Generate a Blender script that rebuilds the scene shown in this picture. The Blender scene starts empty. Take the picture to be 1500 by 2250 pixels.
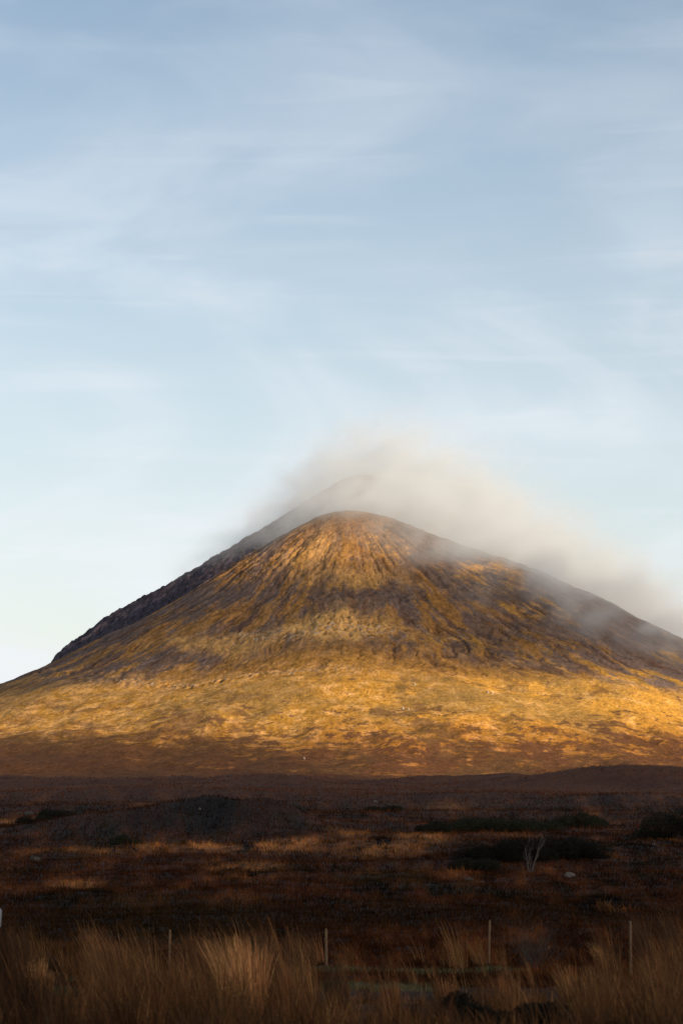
import bpy, math, random
import numpy as np
R = math.radians
random.seed(7)
rng = np.random.default_rng(11)
scn = bpy.context.scene
col = scn.collection

# ------------------------------------------------------------------ camera, sky, sun
CAM_Z, HOR, FPX = 6.0, 1700.0, 85 / 36 * 2250      # photo pixels, 1500 x 2250
cam = bpy.data.cameras.new('camera'); cam.lens = 85; cam.sensor_fit = 'VERTICAL'; cam.sensor_height = 36
cam.clip_start = 0.5; cam.clip_end = 60000
cam.dof.use_dof = True; cam.dof.focus_distance = 2600; cam.dof.aperture_fstop = 3.4
co = bpy.data.objects.new('camera', cam); col.objects.link(co)
co.location = (0, 0, CAM_Z); TILT = math.atan((HOR - 1125) / FPX)
co.rotation_euler = (R(90) + TILT, 0, 0)
scn.camera = co

SUN_EL, SUN_AZ = R(15), R(42)      # azimuth: to the right of straight behind the camera
S = np.array([math.sin(SUN_AZ) * math.cos(SUN_EL), -math.cos(SUN_AZ) * math.cos(SUN_EL), math.sin(SUN_EL)])
SUNK = (1.0, 0.82, 0.60)
sl = bpy.data.lights.new('sun', 'SUN'); sl.energy = 5.0; sl.angle = R(0.6); sl.color = SUNK
so = bpy.data.objects.new('sun', sl); col.objects.link(so)
from mathutils import Vector, Matrix, Euler
so.rotation_euler = Vector(S).to_track_quat('Z', 'Y').to_euler()

w = bpy.data.worlds.new('World'); scn.world = w; w.use_nodes = True
nt = w.node_tree; N = nt.nodes; L = nt.links; N.clear()
sky = N.new('ShaderNodeTexSky'); sky.sky_type = 'NISHITA'; sky.sun_disc = False
sky.sun_elevation = SUN_EL; sky.sun_rotation = math.atan2(S[0], S[1])
sky.air_density = 1.0; sky.dust_density = 0.6; sky.ozone_density = 1.0; sky.altitude = 0
tc = N.new('ShaderNodeTexCoord')
def sky_noise(scale_xyz, rot, sc, detail, lo, hi, dist=0.6, loc=(0, 0, 0)):
    mp = N.new('ShaderNodeMapping'); mp.inputs['Rotation'].default_value = rot; mp.inputs['Scale'].default_value = scale_xyz
    mp.inputs['Location'].default_value = loc
    L.new(tc.outputs['Generated'], mp.inputs['Vector'])
    nz = N.new('ShaderNodeTexNoise'); nz.inputs['Scale'].default_value = sc; nz.inputs['Detail'].default_value = detail
    nz.inputs['Roughness'].default_value = 0.5; nz.inputs['Distortion'].default_value = dist
    L.new(mp.outputs[0], nz.inputs['Vector'])
    mr = N.new('ShaderNodeMapRange'); mr.interpolation_type = 'SMOOTHSTEP'
    mr.inputs[1].default_value = lo; mr.inputs[2].default_value = hi
    L.new(nz.outputs['Fac'], mr.inputs[0]); return mr.outputs[0]
def wm(op, a, b):
    m = N.new('ShaderNodeMath'); m.operation = op
    for i, v in enumerate((a, b)):
        if isinstance(v, (int, float)): m.inputs[i].default_value = v
        else: L.new(v, m.inputs[i])
    return m.outputs[0]
c1 = sky_noise((3.6, 1, 7.5), (0, R(-6), 0), 2.2, 5, 0.36, 0.74, 0.9, (3.1, 0, 1.7))
c2 = sky_noise((3.0, 1, 34), (0, R(7), 0), 2.4, 7, 0.50, 0.80, 0.9, (0.4, 0, 5.2))
sep = N.new('ShaderNodeSeparateXYZ'); L.new(tc.outputs['Generated'], sep.inputs[0])
band = N.new('ShaderNodeMapRange'); band.inputs[1].default_value = 0.36; band.inputs[2].default_value = 0.05
band.inputs[3].default_value = 0.22; band.inputs[4].default_value = 1.0
L.new(sep.outputs['Z'], band.inputs[0])
cl = wm('MULTIPLY', wm('ADD', wm('MULTIPLY', c1, 0.48), wm('MULTIPLY', c2, 0.18)), band.outputs[0])
veil = wm('MULTIPLY', wm('POWER', band.outputs[0], 1.6), 0.62)
fac = wm('MINIMUM', wm('ADD', cl, veil), 0.9)
mix = N.new('ShaderNodeMix'); mix.data_type = 'RGBA'
L.new(fac, mix.inputs['Factor']); L.new(sky.outputs[0], mix.inputs['A'])
mix.inputs['B'].default_value = (6.9, 7.15, 7.6, 1)
bg = N.new('ShaderNodeBackground'); bg.inputs['Strength'].default_value = 0.10
L.new(mix.outputs['Result'], bg.inputs['Color'])
wo = N.new('ShaderNodeOutputWorld'); L.new(bg.outputs[0], wo.inputs['Surface'])

scn.view_settings.view_transform = 'Standard'; scn.view_settings.look = 'None'
scn.view_settings.gamma = 1; scn.view_settings.exposure = 0.35
scn.render.engine = 'CYCLES'
cy = scn.cycles
cy.volume_bounces = 2; cy.max_bounces = 8; cy.diffuse_bounces = 3; cy.transparent_max_bounces = 12
cy.volume_step_rate = 1.0; cy.volume_max_steps = 256
cy.use_adaptive_sampling = False
cy.use_denoising = True; cy.sample_clamp_indirect = 1.0

# ------------------------------------------------------------------ noise
_perm = rng.permutation(1024); _ang = rng.random(1024) * 2 * np.pi
_gx, _gy = np.cos(_ang), np.sin(_ang)
def pn(x, y):
    x = np.asarray(x, dtype=np.float64); y = np.asarray(y, dtype=np.float64)
    xi = np.floor(x).astype(np.int64); yi = np.floor(y).astype(np.int64)
    fx = x - xi; fy = y - yi
    u = fx * fx * fx * (fx * (fx * 6 - 15) + 10); v = fy * fy * fy * (fy * (fy * 6 - 15) + 10)
    def g(ix, iy, dx, dy):
        h = _perm[(_perm[ix & 1023] + iy) & 1023]
        return _gx[h] * dx + _gy[h] * dy
    a = g(xi, yi, fx, fy); b = g(xi + 1, yi, fx - 1, fy)
    c = g(xi, yi + 1, fx, fy - 1); d = g(xi + 1, yi + 1, fx - 1, fy - 1)
    return ((a + (b - a) * u) + ((c + (d - c) * u) - (a + (b - a) * u)) * v) * 1.5
def fbm(x, y, o=5, gain=0.5, lac=2.03, seed=0.0):
    s = 0; a = 1.0; t = 0
    for i in range(o):
        s = s + a * pn(x + seed * 17.3 + i * 5.1, y - seed * 9.7 + i * 3.7); t += a; a *= gain; x = x * lac; y = y * lac
    return s / t
def ridged(x, y, o=4, gain=0.5, seed=0.0):
    s = 0; a = 1.0; t = 0
    for i in range(o):
        n = 1 - np.abs(pn(x + seed * 13.1 + i * 7.7, y + seed * 5.3 - i * 2.9)) * 2
        s = s + a * n; t += a; a *= gain; x = x * 2.05; y = y * 2.05
    return s / t
def ss(a, b, x):
    t = np.clip((x - a) / (b - a), 0, 1); return t * t * (3 - 2 * t)
def table(pts, n=1400, sm=14):
    r = np.arange(n, dtype=float); z = np.interp(r, [p[0] for p in pts], [p[1] for p in pts])
    k = np.exp(-0.5 * (np.arange(-3 * sm, 3 * sm + 1) / sm) ** 2); k /= k.sum()
    zp = np.concatenate([z[1:3 * sm + 1][::-1], z, np.full(3 * sm, z[-1])])
    z = np.convolve(zp, k, 'valid'); return r, z

# ------------------------------------------------------------------ terrain
T1 = table([(0, 334), (28, 328), (56, 314), (85, 296), (141, 258), (198, 221), (282, 176), (361, 138), (424, 112), (520, 79), (620, 49), (720, 24), (820, 8), (900, 1), (1300, 0)])
T1R = table([(0, 334), (28, 330), (56, 323), (85, 312), (141, 291), (198, 269), (254, 248), (311, 224), (367, 192), (424, 158), (520, 116), (640, 68), (760, 28), (860, 8), (940, 1), (1300, 0)])
T2R = table([(0, 424), (63, 404), (126, 366), (188, 326), (251, 288), (314, 250), (376, 213), (439, 175), (520, 135), (640, 85), (800, 35), (1000, 2), (1300, 0)])
T2L = table([(0, 424), (37, 412), (94, 375), (150, 336), (201, 306), (251, 276), (313, 246), (358, 221), (383, 201), (412, 180), (431, 158), (444, 122), (474, 92), (560, 66), (760, 20), (900, 0), (1300, 0)], sm=7)
C1 = (6.0, 3000.0); C2 = (31.0, 3350.0)
def smax(a, b, k):
    h = np.clip(0.5 + 0.5 * (a - b) / k, 0, 1); return b + (a - b) * h + k * h * (1 - h)
def mtn_polar(x, y):
    d1x = x - C1[0]; d1y = y - C1[1]; r1 = np.hypot(d1x, d1y); t1 = np.arctan2(d1x, -d1y)
    d2x = x - C2[0]; d2y = y - C2[1]; r2 = np.hypot(d2x, d2y); t2 = np.arctan2(d2x, -d2y)
    return r1, t1, r2, t2
def mtn_base(x, y):
    r1, t1, r2, t2 = mtn_polar(x, y)
    wr = 1 + 0.05 * pn(t1 * 1.7 + 3.3, r1 / 400)
    rt = ss(0.35, 1.45, t1) * ss(3.0, 2.2, t1); h1 = np.interp(r1 * wr, *T1) * (1 - rt) + np.interp(r1, *T1R) * rt
    left = ss(-0.15, 0.85, -np.sin(t2))
    h2 = np.interp(r2, *T2R) * (1 - left) + np.interp(r2, *T2L) * left
    h2 = h2 - 0.10 * r2 * ss(0.15, 0.6, -np.sin(t2)) * ss(0.1, 0.8, np.cos(t2))     # the left ridge falls away steeply towards the camera
    return smax(h1, h2, 14), h1, h2
def moor(x, y):
    z = 2.9 * (1 - ss(18, 80, y)) + 1.1 * (1 - ss(0, 40, y))
    und0 = fbm(x / 5, y / 14, 4, .6, seed=14)
    und = fbm(x / 60, y / 90, 4, seed=1)
    z = z + und * 1.1 * ss(70, 200, y) + fbm(x / 260, y / 320, 4, seed=2) * 2.2 * ss(260, 800, y) * (1 - ss(1300, 2000, y))
    g = lambda cx, cy, sx, sy, h: h * np.exp(-((x - cx) / sx) ** 2 - ((y - cy) / sy) ** 2)
    z = z + g(-15, 262, 9, 26, 2.9) * (1 + .35 * und0) + g(-8.0, 270, 6, 20, 1.3) * (1 + .4 * und0) + g(-12, 285, 22, 16, .8) + g(-26, 245, 8, 18, 1.5) + g(-19, 300, 6, 18, .7)          # dark mound, left
    z = z + (1 + .12 * und0) * g(105, 900, 46, 70, 6.6) + (9 * fbm(x / 80, y / 200, 4, .5, seed=24) + 1.0) * ss(850, 1200, y) * (1 - ss(1650, 1950, y)) + .5 * und0 * ss(200, 700, y) * (1 - ss(1500, 2000, y)) + g(150, 930, 70, 80, 3.2) + g(-24, 900, 15, 40, 3.4) + g(-30, 900, 50, 60, 2.2) + g(-120, 980, 70, 80, 4.0)
    z = z + g(30, 560, 30, 50, 1.3) + g(58, 480, 16, 40, 1.9) + g(-45, 620, 35, 60, 1.2)
    z = z + g(11, 172, 6, 10, .5)
    z = z - 1.5 * ss(300, 800, y) * (1 - ss(850, 1100, y))*0
    tus = 0.16 * fbm(x / 1.7, y / 2.6, 3, seed=4) * ss(28, 60, y) + .25 * fbm(x / 7, y / 11, 3, seed=5) * ss(60, 120, y)
    return z + tus
def foot_bumps(x, y, r1):
    m = ss(470, 600, r1) * (1 - ss(840, 980, r1))
    b = fbm(x / 80, y / 140, 5, .45, seed=6) * 7 + 3.5 * fbm(x / 30, y / 60, 3, seed=8) * ss(-.1, .3, fbm(x / 90, y / 90, 2, seed=13))
    return b * m
PXM = lambda px, D: (px - 750) / FPX * D
def H(x, y, fine=True):
    x = np.asarray(x, float); y = np.asarray(y, float)
    mb, h1, h2 = mtn_base(x, y)
    r1, t1, r2, t2 = mtn_polar(x, y)
    z = moor(x, y)
    inm = y > 1900
    front = h1 >= h2
    t = np.where(front, t1, t2); r = np.where(front, r1, r2)
    wgt = ss(-8, 8, h1 - h2)
    m = ss(20, 90, mb) * ss(30, 110, np.minimum(r1, r2 + 60))
    def gul(t, r):
        wt = t + 0.05 * fbm(x / 90, y / 90, 4, seed=17) + .012 * pn(x / 14, y / 14)
        cover = ss(-.15, .3, fbm(x / 90, y / 90, 4, seed=18) + .15 * np.sin(t))
        c2_ = ss(-.1, .3, fbm(x / 60 + 9, y / 60, 4, seed=19) + .1 * np.sin(t))
        f1 = fbm(wt * 8, r / 330, 3, seed=3); f2 = fbm(wt * 21, r / 170, 3, seed=5); f3 = fbm(wt * 48, r / 90, 3, seed=7)
        inc = (1 + .7 * ss(.1, .6, np.sin(t))) * -3.0 * np.exp(-np.abs(f1) / .05) * cover - 2.1 * np.exp(-np.abs(f2) / .07) * c2_ - 1.3 * np.exp(-np.abs(f3) / .1)
        return (inc + 6 * fbm(wt * 5, r / 240, 5, .55, seed=23)) * ss(500, 340, r)
    g = gul(t1, r1) * wgt + gul(t2 + 3, r2) * (1 - wgt)
    big = fbm(x / 150, y / 150, 3, .4, seed=9) * 9
    zz = mb + g * m + fbm(x / 38, y / 38, 4, seed=10) * 1.6 * ss(20, 60, mb) + 2.2 * fbm(x / 17, y / 17, 3, seed=12) * ss(200, 260, mb) + big * ss(10, 60, mb) * ss(20, 160, r1) * ss(10, 90, r2)
    # broken outcrop bands across the face
    for (rr, wd, t0, tw, amp, sd) in ((312, 16, -0.10, 0.42, 4.2, 11), (292, 22, 0.0, .16, 5.0, 15), (432, 9, -0.36, 0.42, 4.2, 12), (150, 30, -.5, .5, 5, 16), (215, 22, .15, .5, 4.5, 17), (405, 12, -0.9, .35, 3, 14)):
        rb = r1 + 16 * fbm(t1 * 9, t1 * 0 + sd, 3)
        mm = np.exp(-((rb - rr) / wd) ** 2) * np.exp(-((t1 - t0) / tw) ** 4)
        zz = zz + mm * amp * (ridged(x / 11, y / 11, 3, seed=sd) - .25)
    # the back left ridge is a rocky crest
    rock = (1 - ss(-12, 2, h1 - h2)) * ss(0.1, .6, -np.sin(t2)) * ss(90, 150, mb) * (.25 + .75 * ss(30, 170, r2))
    zz = zz + rock * ((ridged(x / 26, y / 26, 4, seed=21) - .5) * 5.5 + fbm(x / 8, y / 8, 3, seed=22) * 2.5)
    zz = zz + foot_bumps(x, y, r1)
    zz = zz + fbm(x / 9, y / 9, 3, seed=31) * .7 * ss(5, 30, mb)
    k = ss(1950, 2250, y)
    wq = ss(0.3, 14, mb) * ss(2000, 2150, y)
    return z * (1 - k) + k * (z * 0.3 + 1.0) * (1 - ss(3, 40, mb)) + zz * np.maximum(wq, 0)

def at(px, py, y0=25.0, y1=3600.0):
    """where the line of sight of a photo pixel meets the ground"""
    vx, vy = (px - 750) / FPX, (1125 - py) / FPX
    d = Vector((vx, math.cos(TILT) - vy * math.sin(TILT), math.sin(TILT) + vy * math.cos(TILT)))
    ys = np.exp(np.linspace(math.log(y0), math.log(y1), 5000))
    X = ys * d.x / d.y; Z = CAM_Z + ys * d.z / d.y
    hit = np.nonzero(H(X, ys) >= Z)[0]
    i = hit[0] if len(hit) else len(ys) - 1
    return Vector((X[i], ys[i], float(H(X[i], ys[i]))))

# ------------------------------------------------------------------ mesh helpers
def mesh_np(name, V, F, mat, colors=None, smooth=True, parent=None, attrs=None):
    me = bpy.data.meshes.new(name); V = np.asarray(V, np.float32); F = np.asarray(F, np.int32)
    k = F.shape[1]
    me.vertices.add(len(V)); me.vertices.foreach_set('co', V.ravel())
    me.loops.add(F.size); me.loops.foreach_set('vertex_index', F.ravel())
    me.polygons.add(len(F)); me.polygons.foreach_set('loop_start', np.arange(0, F.size, k, dtype=np.int32))
    me.update(calc_edges=True)
    me.polygons.foreach_set('use_smooth', np.full(len(F), smooth))
    if colors is not None:
        ca = me.color_attributes.new('tint', 'FLOAT_COLOR', 'POINT')
        c4 = np.ones((len(V), 4), np.float32); c4[:, :3] = colors; ca.data.foreach_set('color', c4.ravel())
    for nm, arr in (attrs or {}).items():
        a = me.attributes.new(nm, 'FLOAT', 'POINT'); a.data.foreach_set('value', np.asarray(arr, np.float32))
    me.materials.append(mat); me.update()
    o = bpy.data.objects.new(name, me); col.objects.link(o)
    if parent: o.parent = parent
    return o
def grid_faces(nr, nc):
    i = np.arange(nr * nc).reshape(nr, nc)
    return np.stack([i[:-1, :-1], i[:-1, 1:], i[1:, 1:], i[1:, :-1]], -1).reshape(-1, 4)
def tag(o, label=None, cat=None, group=None, kind=None):
    for k, v in (('label', label), ('category', cat), ('group', group), ('kind', kind)):
        if v: o[k] = v
    return o

class MatB:
    def __init__(s, name):
        s.m = bpy.data.materials.new(name); s.m.use_nodes = True; s.t = s.m.node_tree; s.N = s.t.nodes
        s.b = s.N['Principled BSDF']; s.out = s.N['Material Output']
        s.b.inputs['Roughness'].default_value = .95; s.b.inputs['Specular IOR Level'].default_value = .12
    def n(s, t, **kw):
        q = s.N.new(t)
        for k, v in kw.items():
            if k in q.inputs: q.inputs[k].default_value = v
            else: setattr(q, k, v)
        return q
    def l(s, a, b): s.t.links.new(a, b)
    def noise(s, scale, detail=5, rough=.6, vec=None, mapscale=None):
        tcn = s.n('ShaderNodeTexCoord'); mp = s.n('ShaderNodeMapping')
        s.l(tcn.outputs['Object'], mp.inputs['Vector'])
        if mapscale: mp.inputs['Scale'].default_value = mapscale
        q = s.n('ShaderNodeTexNoise'); q.inputs['Scale'].default_value = scale; q.inputs['Detail'].default_value = detail
        q.inputs['Roughness'].default_value = rough; s.l(mp.outputs[0], q.inputs['Vector']); return q.outputs['Fac']
    def ramp(s, fac, a, b, lo=0.0, hi=1.0):
        q = s.n('ShaderNodeMapRange'); s.l(fac, q.inputs[0])
        q.inputs[1].default_value = a; q.inputs[2].default_value = b; q.inputs[3].default_value = lo; q.inputs[4].default_value = hi
        return q.outputs[0]
    def mul(s, c, f):
        q = s.n('ShaderNodeMix', data_type='RGBA', blend_type='MULTIPLY'); q.inputs['Factor'].default_value = 1
        s.l(c, q.inputs['A']); s.l(f, q.inputs['B']); return q.outputs['Result']
    def bump(s, h, dist, strength=1.0):
        q = s.n('ShaderNodeBump'); q.inputs['Distance'].default_value = dist; q.inputs['Strength'].default_value = strength
        s.l(h, q.inputs['Height']); s.l(q.outputs[0], s.b.inputs['Normal'])
def attr_mat(name, scale, lo, hi, bumpd=0, mapscale=None, rough=.95, trans=0):
    M = MatB(name); a = M.n('ShaderNodeAttribute'); a.attribute_name = 'tint'
    f = M.noise(scale, 6, .7, mapscale=mapscale); r_ = M.ramp(f, .25, .75, lo, hi)
    M.l(M.mul(a.outputs['Color'], r_), M.b.inputs['Base Color']); M.b.inputs['Roughness'].default_value = rough
    if bumpd: M.bump(f, bumpd)
    return M.m
def plain_mat(name, c1, c2, scale, rough=.9, bumpd=0, a=.3, b=.7):
    M = MatB(name); f = M.noise(scale, 6, .65)
    q = M.n('ShaderNodeMix', data_type='RGBA'); M.l(M.ramp(f, a, b), q.inputs['Factor'])
    q.inputs['A'].default_value = (*c1, 1); q.inputs['B'].default_value = (*c2, 1)
    M.l(q.outputs['Result'], M.b.inputs['Base Color']); M.b.inputs['Roughness'].default_value = rough
    if bumpd: M.bump(f, bumpd)
    return M.m
def lerp(a, b, t): return a + (np.asarray(b) - a) * t[..., None]

# ------------------------------------------------------------------ mountain
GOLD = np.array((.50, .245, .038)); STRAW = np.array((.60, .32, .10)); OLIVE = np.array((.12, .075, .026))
HEATH = np.array((.085, .040, .022)); RUST = np.array((.26, .085, .022)); SCREE = np.array((.145, .104, .092)); DARKROCK = np.array((.085, .066, .078))
PALEROCK = np.array((.42, .37, .33))
def mountain_colors(x, y, z, slope):
    mb, h1, h2 = mtn_base(x, y); r1, t1, r2, t2 = mtn_polar(x, y)
    front = ss(-10, 10, h1 - h2)
    wt = t1 + .05 * fbm(x / 90, y / 90, 4, seed=17) + .012 * pn(x / 14, y / 14); wt2 = t2 + .05 * fbm(x / 90, y / 90, 4, seed=17) + .012 * pn(x / 14, y / 14)
    st1 = fbm(wt * 12, r1 / 230, 6, .7, seed=41) * front + fbm(wt2 * 13, r2 / 230, 6, .68, seed=42) * (1 - front)
    st2 = fbm(wt * 50, r1 / 110, 4, .75, seed=43) * front + fbm(wt2 * 50, r2 / 110, 4, .7, seed=44) * (1 - front)
    def lines(K, Lr, sd, wd): 
        q = fbm(wt * K, r1 / Lr, 3, seed=sd) * front + fbm(wt2 * K, r2 / Lr, 3, seed=sd) * (1 - front)
        return np.exp(-np.abs(q) / wd)
    wet = lines(8, 330, 3, .03) * ss(-.15, .3, fbm(x / 90, y / 90, 4, seed=18) + .15 * np.sin(t1)) + lines(21, 170, 5, .045) * ss(-.1, .3, fbm(x / 60 + 9, y / 60, 4, seed=19) + .1 * np.sin(t1)) + .45 * lines(48, 90, 7, .07)
    pat = fbm(x / 55, y / 75, 6, .6, seed=45); fine = fbm(x / 4.5, y / 8, 3, .75, seed=46); mid = fbm(x / 18, y / 22, 5, .68, seed=47)
    c = np.broadcast_to(GOLD, x.shape + (3,)).copy()
    c = lerp(c, STRAW, ss(-.1, .35, mid + .25 * np.clip(-t1, -1, 1)))
    # olive turf and rust grass higher up, mostly on the left
    c = lerp(c, np.array((.25, .115, .042)), ss(480, 340, r1 + 60 * pat) * .7)
    c = lerp(c, OLIVE * 1.2, ss(-.05, .35, pat * .8 + st1 * .6 + .36 * ss(0.2, 1.3, -t1) - .24) * ss(430, 360, r1) * .5)
    c = lerp(c, OLIVE * 1.6, ss(0, .3, fbm(x / 60, y / 40, 4, seed=61)) * ss(380, 470, r1) * .55 * ss(560, 480, r1))
    c = lerp(c, OLIVE * 2.0, ss(.02, .25, fbm(x / 100, y / 150, 4, .55, seed=63)) * ss(400, 470, r1) * .5)
    # scree tongues
    rr = r1 * front + (r2 * .9) * (1 - front)
    k = st1 * 1.5 + pat * .9 + st2 * .5 + .34 * ss(0.25, 1.0, np.sin(np.where(front > .5, t1, t2))) + .02
    low = ss(455, 385, rr + 70 * st1 + 40 * pat + 75 * np.exp(-((t1 + .05) / .4) ** 2) - 150 * ss(.30, 1.1, t1) - 40 * ss(.2, .8, -t1))
    scree = ss(-.26, .10, k) * low * ss(30, 110, rr)
    c = lerp(c, SCREE * (1 + .5 * st2)[..., None], scree * .93)
    dk = ss(.05, .3, st1 + .5 * st2 - .1 * pat) * low * ss(80, 160, rr)
    c = lerp(c, HEATH * 1.5, dk * .75)
    c = lerp(c, HEATH * 1.1, np.clip(wet, 0, 1) * ss(520, 400, rr) * ss(30, 80, rr) * .7)
    # golden shelf with outcrops, centre left; sun gap partly painted into the colour
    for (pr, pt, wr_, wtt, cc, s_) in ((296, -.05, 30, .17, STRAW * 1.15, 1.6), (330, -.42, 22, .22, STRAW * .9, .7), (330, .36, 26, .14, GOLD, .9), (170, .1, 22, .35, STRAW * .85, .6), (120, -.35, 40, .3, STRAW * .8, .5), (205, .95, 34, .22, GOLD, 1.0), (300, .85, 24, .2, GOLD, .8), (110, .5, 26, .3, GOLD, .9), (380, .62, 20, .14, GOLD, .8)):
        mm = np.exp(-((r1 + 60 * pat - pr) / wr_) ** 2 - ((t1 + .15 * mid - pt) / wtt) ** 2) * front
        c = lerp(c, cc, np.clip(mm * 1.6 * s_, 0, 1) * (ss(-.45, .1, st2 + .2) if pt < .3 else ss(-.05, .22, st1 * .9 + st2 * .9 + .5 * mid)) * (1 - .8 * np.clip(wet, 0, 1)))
    c = lerp(c, HEATH * 1.1, np.clip(wet, 0, 1) * ss(.15, .5, t1) * ss(500, 400, r1) * ss(60, 120, r1) * .55)
    # outcrop rock
    for (rr_, wd, t0, tw, sd) in ((312, 16, -0.10, 0.42, 11), (432, 9, -0.36, 0.42, 12)):
        rb = r1 + 16 * fbm(t1 * 9, t1 * 0 + sd, 3)
        mm = np.exp(-((rb - rr_) / wd) ** 2) * np.exp(-((t1 - t0) / tw) ** 4)
        rk = ridged(x / 11, y / 11, 3, seed=sd)
        c = lerp(c, PALEROCK * .75, mm * ss(.5, .75, rk) * ss(-.1, .25, fine))
        c = lerp(c, HEATH * 1.2, mm * ss(.3, .0, rk) * .9)
    c = c * (1 + .28 * ss(400, 470, r1) * ss(-.2, .5, t1) * ss(680, 560, r1))[..., None]  # sunward right of the band lifted: stronger sun put into the colour
    # heather on the lower slopes, in horizontal drifts
    hx = fbm(x / 44, y / 38, 6, .66, seed=51); h3 = fbm(x / 11, y / 11, 5, .72, seed=52)
    hm = ss(.0, .12, hx * .8 + h3 * .7 + .58 * ss(500, 760, r1 + 60 * pat) - .30 + .20 * ss(0.0, .5, -t1) * ss(480, 620, r1))
    hm = np.maximum(hm * ss(470, 560, r1), ss(.06, .22, fbm(x / 64, y / 62, 6, .66, seed=64) + .35 * h3 + .10 * ss(0, .5, -t1) - .05 - .10 * ss(0.05, .4, t1) * ss(620, 520, r1)) * ss(455, 520, r1) * .8)
    c = lerp(c, RUST, ss(560, 800, r1 + 70 * pat) * (.45 + .35 * ss(-.2, .8, -t1)))
    c = lerp(c, HEATH * 1.25, hm * (.82 - .25 * ss(0, .6, -t1)))
    spots = ss(.17, .24, h3 * .6 + fine * .35 + .3 * hx) * ss(400, 460, r1)
    c = lerp(c, HEATH * 1.5, spots * .8)
    c = lerp(c, OLIVE * 1.3, ss(-.02, .2, fbm(x / 70, y / 120, 5, .6, seed=66) + .3 * h3) * .5 * ss(400, 480, r1) * ss(.5, -.1, np.abs(t1 - .12)))
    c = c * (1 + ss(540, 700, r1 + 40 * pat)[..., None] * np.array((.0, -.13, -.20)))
    c = c * (1 - .30 * ss(.45, 1.1, -t1) * ss(380, 470, r1))[..., None]  # left lower slope darkened: its turn from the sun put into the colour
    # back ridge: bare dark rock
    rock = (1 - ss(-14, 2, h1 - h2)) * ss(0.05, .5, -np.sin(t2)) * ss(70, 120, mb)
    c = lerp(c, DARKROCK * (1 + .7 * fine)[..., None], rock * .95)
    c = c * np.clip(1 + .6 * fine + .45 * h3 + .4 * mid, .35, 1.8)[..., None]
    return np.clip(c, .01, .8)
nx, ny = 1010, 1090
xs = np.linspace(-760, 860, nx); ys = np.linspace(2020, 3760, ny)
X, Y = np.meshgrid(xs, ys); Z = H(X, Y)
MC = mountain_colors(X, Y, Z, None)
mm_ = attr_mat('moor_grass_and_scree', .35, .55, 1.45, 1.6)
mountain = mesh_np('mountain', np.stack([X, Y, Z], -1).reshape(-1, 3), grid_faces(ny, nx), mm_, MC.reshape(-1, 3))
tag(mountain, kind='structure')

# ------------------------------------------------------------------ moor
def tint_moor(x, y):
    """heather, moor grass and wet ground colours by place"""
    a = fbm(x / (.8 + y * .009), y / (4 + y * .035), 5, .65, seed=71); b = fbm(x / (5 + y * .03), y / (15 + y * .08), 5, .65, seed=72)
    f = fbm(x / .8, y / 1.8, 3, .6, seed=73)
    c = np.broadcast_to(np.array((.044, .020, .012)), np.shape(x) + (3,)).copy()
    c = lerp(c, (.085, .036, .017), ss(.02, .40, a * .7 + b * .6))
    c = lerp(c, (.015, .011, .007), ss(.05, .35, -b * .9 - a * .5))
    c = lerp(c, (.024, .022, .012), ss(.12, .4, fbm(x / 12, y / 40, 4, seed=74)) * .5)
    c = c * np.clip(1 + 1.3 * a, .4, 1.9)[..., None]
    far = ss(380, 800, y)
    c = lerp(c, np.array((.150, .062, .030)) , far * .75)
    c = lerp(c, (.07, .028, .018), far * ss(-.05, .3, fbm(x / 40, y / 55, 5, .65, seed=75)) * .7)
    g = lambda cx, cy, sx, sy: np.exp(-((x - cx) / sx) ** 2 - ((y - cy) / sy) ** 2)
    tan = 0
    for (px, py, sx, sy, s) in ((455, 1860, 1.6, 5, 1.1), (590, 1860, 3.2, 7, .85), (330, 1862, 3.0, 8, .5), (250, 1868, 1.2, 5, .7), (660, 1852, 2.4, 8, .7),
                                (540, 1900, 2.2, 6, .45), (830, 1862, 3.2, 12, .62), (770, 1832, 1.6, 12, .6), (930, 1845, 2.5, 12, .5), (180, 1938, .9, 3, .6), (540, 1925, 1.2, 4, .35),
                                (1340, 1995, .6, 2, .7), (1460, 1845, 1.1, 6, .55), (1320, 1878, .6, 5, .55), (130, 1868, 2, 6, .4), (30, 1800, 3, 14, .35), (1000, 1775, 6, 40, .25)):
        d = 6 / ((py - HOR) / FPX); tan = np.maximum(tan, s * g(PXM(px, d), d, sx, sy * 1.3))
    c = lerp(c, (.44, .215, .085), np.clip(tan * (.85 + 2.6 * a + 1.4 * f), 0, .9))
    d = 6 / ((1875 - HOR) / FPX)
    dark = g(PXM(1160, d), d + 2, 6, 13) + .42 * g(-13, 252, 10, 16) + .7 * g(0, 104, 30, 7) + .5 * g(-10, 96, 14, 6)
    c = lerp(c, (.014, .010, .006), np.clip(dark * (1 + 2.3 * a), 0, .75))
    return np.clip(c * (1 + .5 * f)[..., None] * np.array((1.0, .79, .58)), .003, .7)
nr, nc = 820, 460
yr = np.exp(np.linspace(math.log(8), math.log(2150), nr)); u = np.linspace(-1, 1, nc)
Xm = u[None, :] * (.30 * yr[:, None] + 25); Ym = np.repeat(yr[:, None], nc, 1)
Zm = H(Xm, Ym)
gm = attr_mat('heather_ground', 1.3, .55, 1.5, .25)
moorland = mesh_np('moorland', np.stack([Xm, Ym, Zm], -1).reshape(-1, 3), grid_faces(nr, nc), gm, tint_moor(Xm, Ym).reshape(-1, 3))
tag(moorland, kind='structure')
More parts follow.
